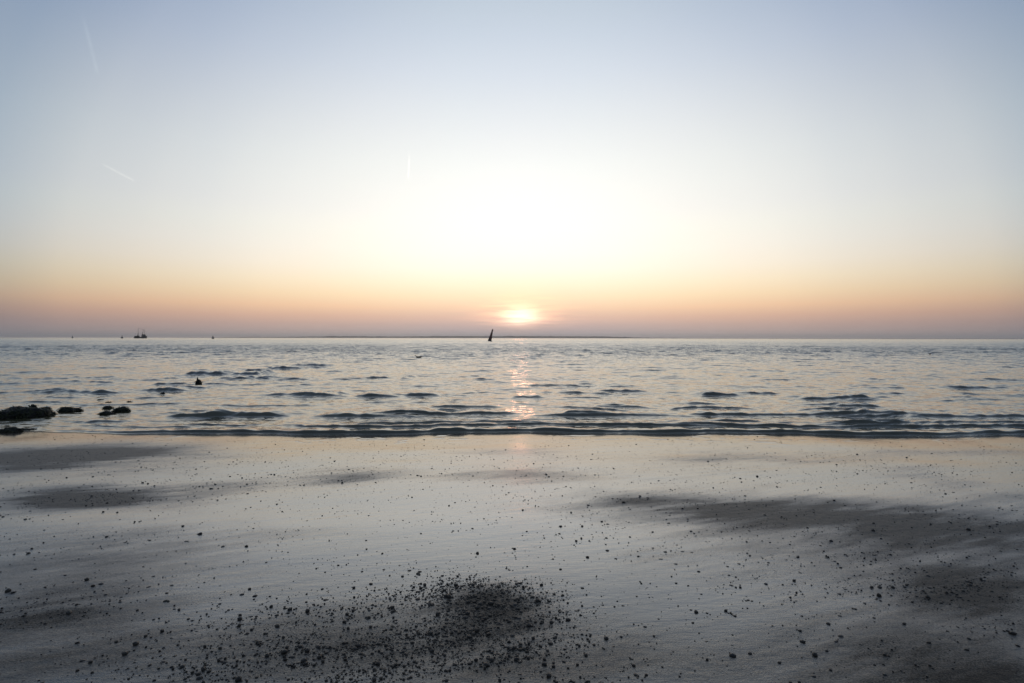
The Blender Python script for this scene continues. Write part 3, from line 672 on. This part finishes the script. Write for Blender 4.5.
# the ones that stand out in the photograph: px, py, width in pixels, kind
SURVEY = [(36, 599, 6, 2), (64, 576, 4, 0), (86, 579, 5, 2), (92, 587, 5, 1), (119, 603, 5, 0), (166, 594, 5, 0), (166, 602, 9, 4), (147, 588, 7, 2), (149, 541, 4, 0), (124, 543, 5, 2), (246, 547, 5, 1),
          (249, 590, 5, 1), (228, 611, 4, 0), (228, 627, 4, 0), (257, 644, 6, 1), (284, 654, 8, 1), (76, 644, 6, 0), (115, 643, 6, 1), (162, 663, 7, 2), (288, 614, 5, 0), (338, 566, 4, 0), (217, 501, 3.4, 0),
          (253, 529, 3.5, 0), (185, 542, 4, 3), (62, 520, 3.5, 0), (34, 570, 4, 0), (624, 503, 5, 1), (595, 497, 6, 2), (640, 498, 3.6, 0), (648, 498, 3.4, 0), (583, 589, 5, 0), (561, 570, 4.4, 0), (588, 558, 5, 1),
          (661, 560, 8, 2), (676, 565, 7, 2), (639, 557, 4, 0), (542, 586, 5, 1), (545, 666, 7, 1), (607, 640, 6, 1), (646, 628, 5, 0), (614, 648, 5, 2), (368, 619, 6, 0), (455, 503, 3.5, 0), (472, 529, 6, 2),
          (509, 493, 3, 0), (561, 527, 5, 3), (527, 532, 3.6, 0), (421, 534, 3.6, 0), (366, 541, 3.6, 0), (677, 584, 4, 0), (669, 457, 2.8, 0), (835, 501, 4, 1), (846, 506, 3.6, 0), (814, 510, 4, 2), (754, 481, 4, 2),
          (1013, 506, 4, 0), (732, 614, 8, 4), (727, 612, 5, 1), (736, 617, 5, 0), (692, 611, 4, 0), (840, 595, 8, 2), (841, 617, 6, 2), (906, 625, 5, 1), (878, 600, 6, 4), (931, 644, 6, 1), (969, 651, 6, 0),
          (1015, 635, 8, 1), (1010, 632, 5, 0), (947, 581, 8, 2), (927, 573, 6, 2), (985, 581, 6, 2), (728, 567, 5, 2), (730, 576, 4, 0), (799, 558, 4.4, 0), (771, 543, 4.4, 0), (722, 532, 4, 2), (872, 565, 4.4, 0),
          (797, 602, 4.4, 2), (781, 664, 6, 0), (815, 678, 7, 2), (734, 657, 9, 3), (857, 610, 4, 0), (943, 604, 4.4, 0), (753, 602, 4, 0), (694, 624, 4, 0), (797, 596, 4, 0), (345, 661, 6, 1), (372, 655, 5, 0),
          (388, 672, 6, 2), (470, 665, 6, 0), (505, 662, 5, 1), (520, 676, 7, 2), (430, 650, 5, 0), (306, 603, 4, 0), (322, 590, 4, 0)]
# how thickly the rest lies: per square metre, px, py, half width, half height
THICK = [(9000, 490, 609, 50, 19), (1000, 475, 630, 80, 34), (1700, 420, 645, 110, 44), (1600, 325, 652, 115, 42), (180, 240, 640, 120, 40), (420, 400, 672, 60, 16), (160, 345, 590, 90, 24), (320, 50, 605, 90, 20),
         (220, 335, 480, 50, 9), (120, 120, 495, 110, 12), (90, 240, 484, 60, 8), (600, 950, 585, 70, 24), (700, 1000, 605, 60, 20), (110, 840, 570, 140, 24), (70, 700, 560, 160, 50), (90, 620, 650, 80, 26), (60, 800, 640, 160, 40),
         (40, 500, 480, 400, 20), (60, 870, 480, 120, 10), (160, 560, 655, 60, 26), (30, 500, 458, 700, 9)]

def scatter():
    rng = np.random.default_rng(20); items = []
    for (px, py, wpx, k) in SURVEY:
        X, Y = sand_at(px, py); items.append((X, Y, wpx * .66 * math.hypot(Y, H) / 512 / 2, KINDS[k], rng.uniform(-.6, .6)))
    n = 1000000
    Y = rng.uniform(1.6, 8.45, n); half = 1.08 * Y + 2.2; X = rng.uniform(-1, 1, n) * half
    area = 2 * half * (8.45 - 1.6)           # each sample stands for area / n
    dens = 190 + 110 * sstep(4.5, 6.5, Y) + np.zeros(n)
    wx = X + (fbm(X * 2.6, Y * 2.6, 131, 4) - .5) * .4; wy = Y + (fbm(X * 2.5 + 9, Y * 2.8, 147, 4) - .5) * .22
    for (q, px, py, a, b_) in THICK: dens += 3.0 * q * px_blobs(wx, wy, [(px, py, a, b_, 1.0)])
    dens += 420 * np.clip(dryness(X, Y) - .25, 0, .6) * sstep(8.3, 6.5, Y)
    dens *= .35 + 1.3 * fbm(X * 3.1, Y * 3.1, 151, 3)
    lines = fbm((X * .7 + Y * .6) * 2.0, (Y - X * .33) * 9, 161, 3); dens *= .5 + 1.1 * sstep(.42, .62, lines)
    keep = (rng.random(n) < dens * area / n) & (edge(X) - Y > .03)
    for x, y in zip(X[keep], Y[keep]):
        r = float(np.clip(math.exp(rng.normal(math.log(.0031), .55)), 0.0014, .0135))
        k = KINDS[int(rng.choice(5, p=[.22, .24, .32, .12, .10]))]
        items.append((float(x), float(y), r, k, rng.uniform(-3.14, 3.14)))
    return items

def in_view(x, y): return y > 2.2 and abs(x) < 1.0 * y * 1.02 and 338 + H * 512 / y < 684
def low(Y): return 1 - .35 * min(max((Y - 4.0) / 2.5, 0), 1)      # shaped flatter near the water to cut down their reflections
def lay_stones():
    items = scatter()
    big = sorted(range(len(items)), key=lambda i: -(items[i][2] / math.hypot(items[i][1], H)) if in_view(items[i][0], items[i][1]) else 0)[:300]
    bigset = set(big)
    x = np.array([i[0] for i in items]); y = np.array([i[1] for i in items]); zz = beach_z(x, y)
    # individuals
    hi = {k: [] for k in KINDS}
    for k in KINDS:
        for sd in range(4):
            v, f = shape(k, sd + 3, 2); me = np_mesh(KNAME[k], v, f); me.materials.append(KMAT[k]); hi[k].append(me)
    def zone(i):
        X, Y = items[i][0], items[i][1]; px = 512 + X / Y * 512; py = 338 + H * 512 / Y
        lat = next(t for lim, t in ((70, 'by the left edge'), (185, 'below the fishing boat'), (300, 'left of the gravel patch'), (420, 'on the left gravel fringe'),
                                    (478, 'under the leaning buoy'), (560, 'straight below the sun'), (640, 'just right of the gravel patch'), (730, 'well right of the gravel patch'),
                                    (840, 'on the right of the beach'), (930, 'below the far right seabird'), (2000, 'by the right edge')) if px < lim)
        dep = next(t for lim, t in ((455, 'at the wash line'), (490, 'near the water'), (535, 'midway to the water'), (575, 'below midway'), (610, 'level with the gravel patch'), (645, 'low on the beach'), (2000, 'closest to the camera')) if py < lim)
        return items[i][3], dep, lat
    cells = {}
    for i in big: cells.setdefault(zone(i), []).append(i)
    label = {}
    for (k, dep, lat), ids in cells.items():
        wd = KWORD[k]; tail = f'{dep}, {lat}'; left = list(ids)
        if len(ids) == 1: label[ids[0]] = f'sizeable {wd} {tail}'; continue
        for word, key in (('largest', lambda i: -items[i][2]), ('most seaward', lambda i: -items[i][1]), ('leftmost', lambda i: items[i][0]), ('rightmost', lambda i: -items[i][0]), ('most landward', lambda i: items[i][1])):
            if not left: break
            b_ = min(ids, key=key)
            if b_ in left:
                left.remove(b_)
                label[b_] = f'{word} {wd} {tail}'
        for n_, i in enumerate(sorted(left, key=lambda i: -items[i][2])):
            label[i] = f'{("second largest", "third largest", "fourth largest")[n_] if n_ < 3 else "lesser"} {wd} {tail}'
    label = {i: t if len(t.split()) <= 16 else t.replace('second largest', 'second').replace('third largest', 'third') for i, t in label.items()}
    rnd = random.Random(5)
    for i in big:
        X, Y, r, k, rz = items[i]
        me = rnd.choice(hi[k]); o = bpy.data.objects.new(KNAME[k], me); COL.objects.link(o)
        o.location = (X, Y, zz[i] - r * .16); o.rotation_euler = (rnd.uniform(-.12, .12), rnd.uniform(-.12, .12), rz); o.scale = (r, r, r * rnd.uniform(.85, 1.25) * low(Y))
        tag(o, label[i], KCAT[k], 'dark stones and shells strewn over the wet sand')
    # the countless small rest in one object
    lo = {k: [shape(k, sd + 3, 1) for sd in range(4)] for k in KINDS}
    V, Fc, MI = [], [], []; off = 0; mats = [M_STONE, M_SHELL, M_SCRAP]
    for i, it in enumerate(items):
        if i in bigset: continue
        X, Y, r, k, rz = it; v, f = rnd.choice(lo[k]); c, s = math.cos(rz), math.sin(rz)
        q = np.stack([(v[:, 0] * c - v[:, 1] * s) * r + X, (v[:, 0] * s + v[:, 1] * c) * r + Y, v[:, 2] * r * rnd.uniform(.8, 1.2) * low(Y) + zz[i] - r * .12], 1)
        V.append(q); Fc.append(f + off); off += len(v); MI.append(np.full(len(f), mats.index(KMAT[k]), np.int32))
    me = np_mesh('shell_gravel', np.concatenate(V), np.concatenate(Fc))
    for m in mats: me.materials.append(m)
    me.polygons.foreach_set('material_index', np.concatenate(MI))
    o = link('shell_gravel', me); tag(o, 'fine dark shell grit and small pebbles sprinkled over the wet sand', 'gravel', kind='stuff')
    print('stones', len(items))
lay_stones()


# ------------------------------------------------------------------ evening haze over the sea
def make_haze():
    bm = bmesh.new(); add_box(bm, (0, 6900, 36), (60000, 14400, 82))
    m = bpy.data.materials.new('sea_haze'); m.use_nodes = True; b = NB(m.node_tree); m.node_tree.nodes.clear()
    pv = b.n('ShaderNodeVolumePrincipled'); pv.inputs['Color'].default_value = (.97, .94, .95, 1); pv.inputs['Density'].default_value = 1.1e-4; pv.inputs['Anisotropy'].default_value = .62
    out = b.n('ShaderNodeOutputMaterial'); b.t.links.new(pv.outputs[0], out.inputs['Volume'])
    o = obj('haze', bm, m); tag(o, 'thin evening haze over the sea', 'haze', kind='stuff')
make_haze()

bpy.context.view_layer.update()
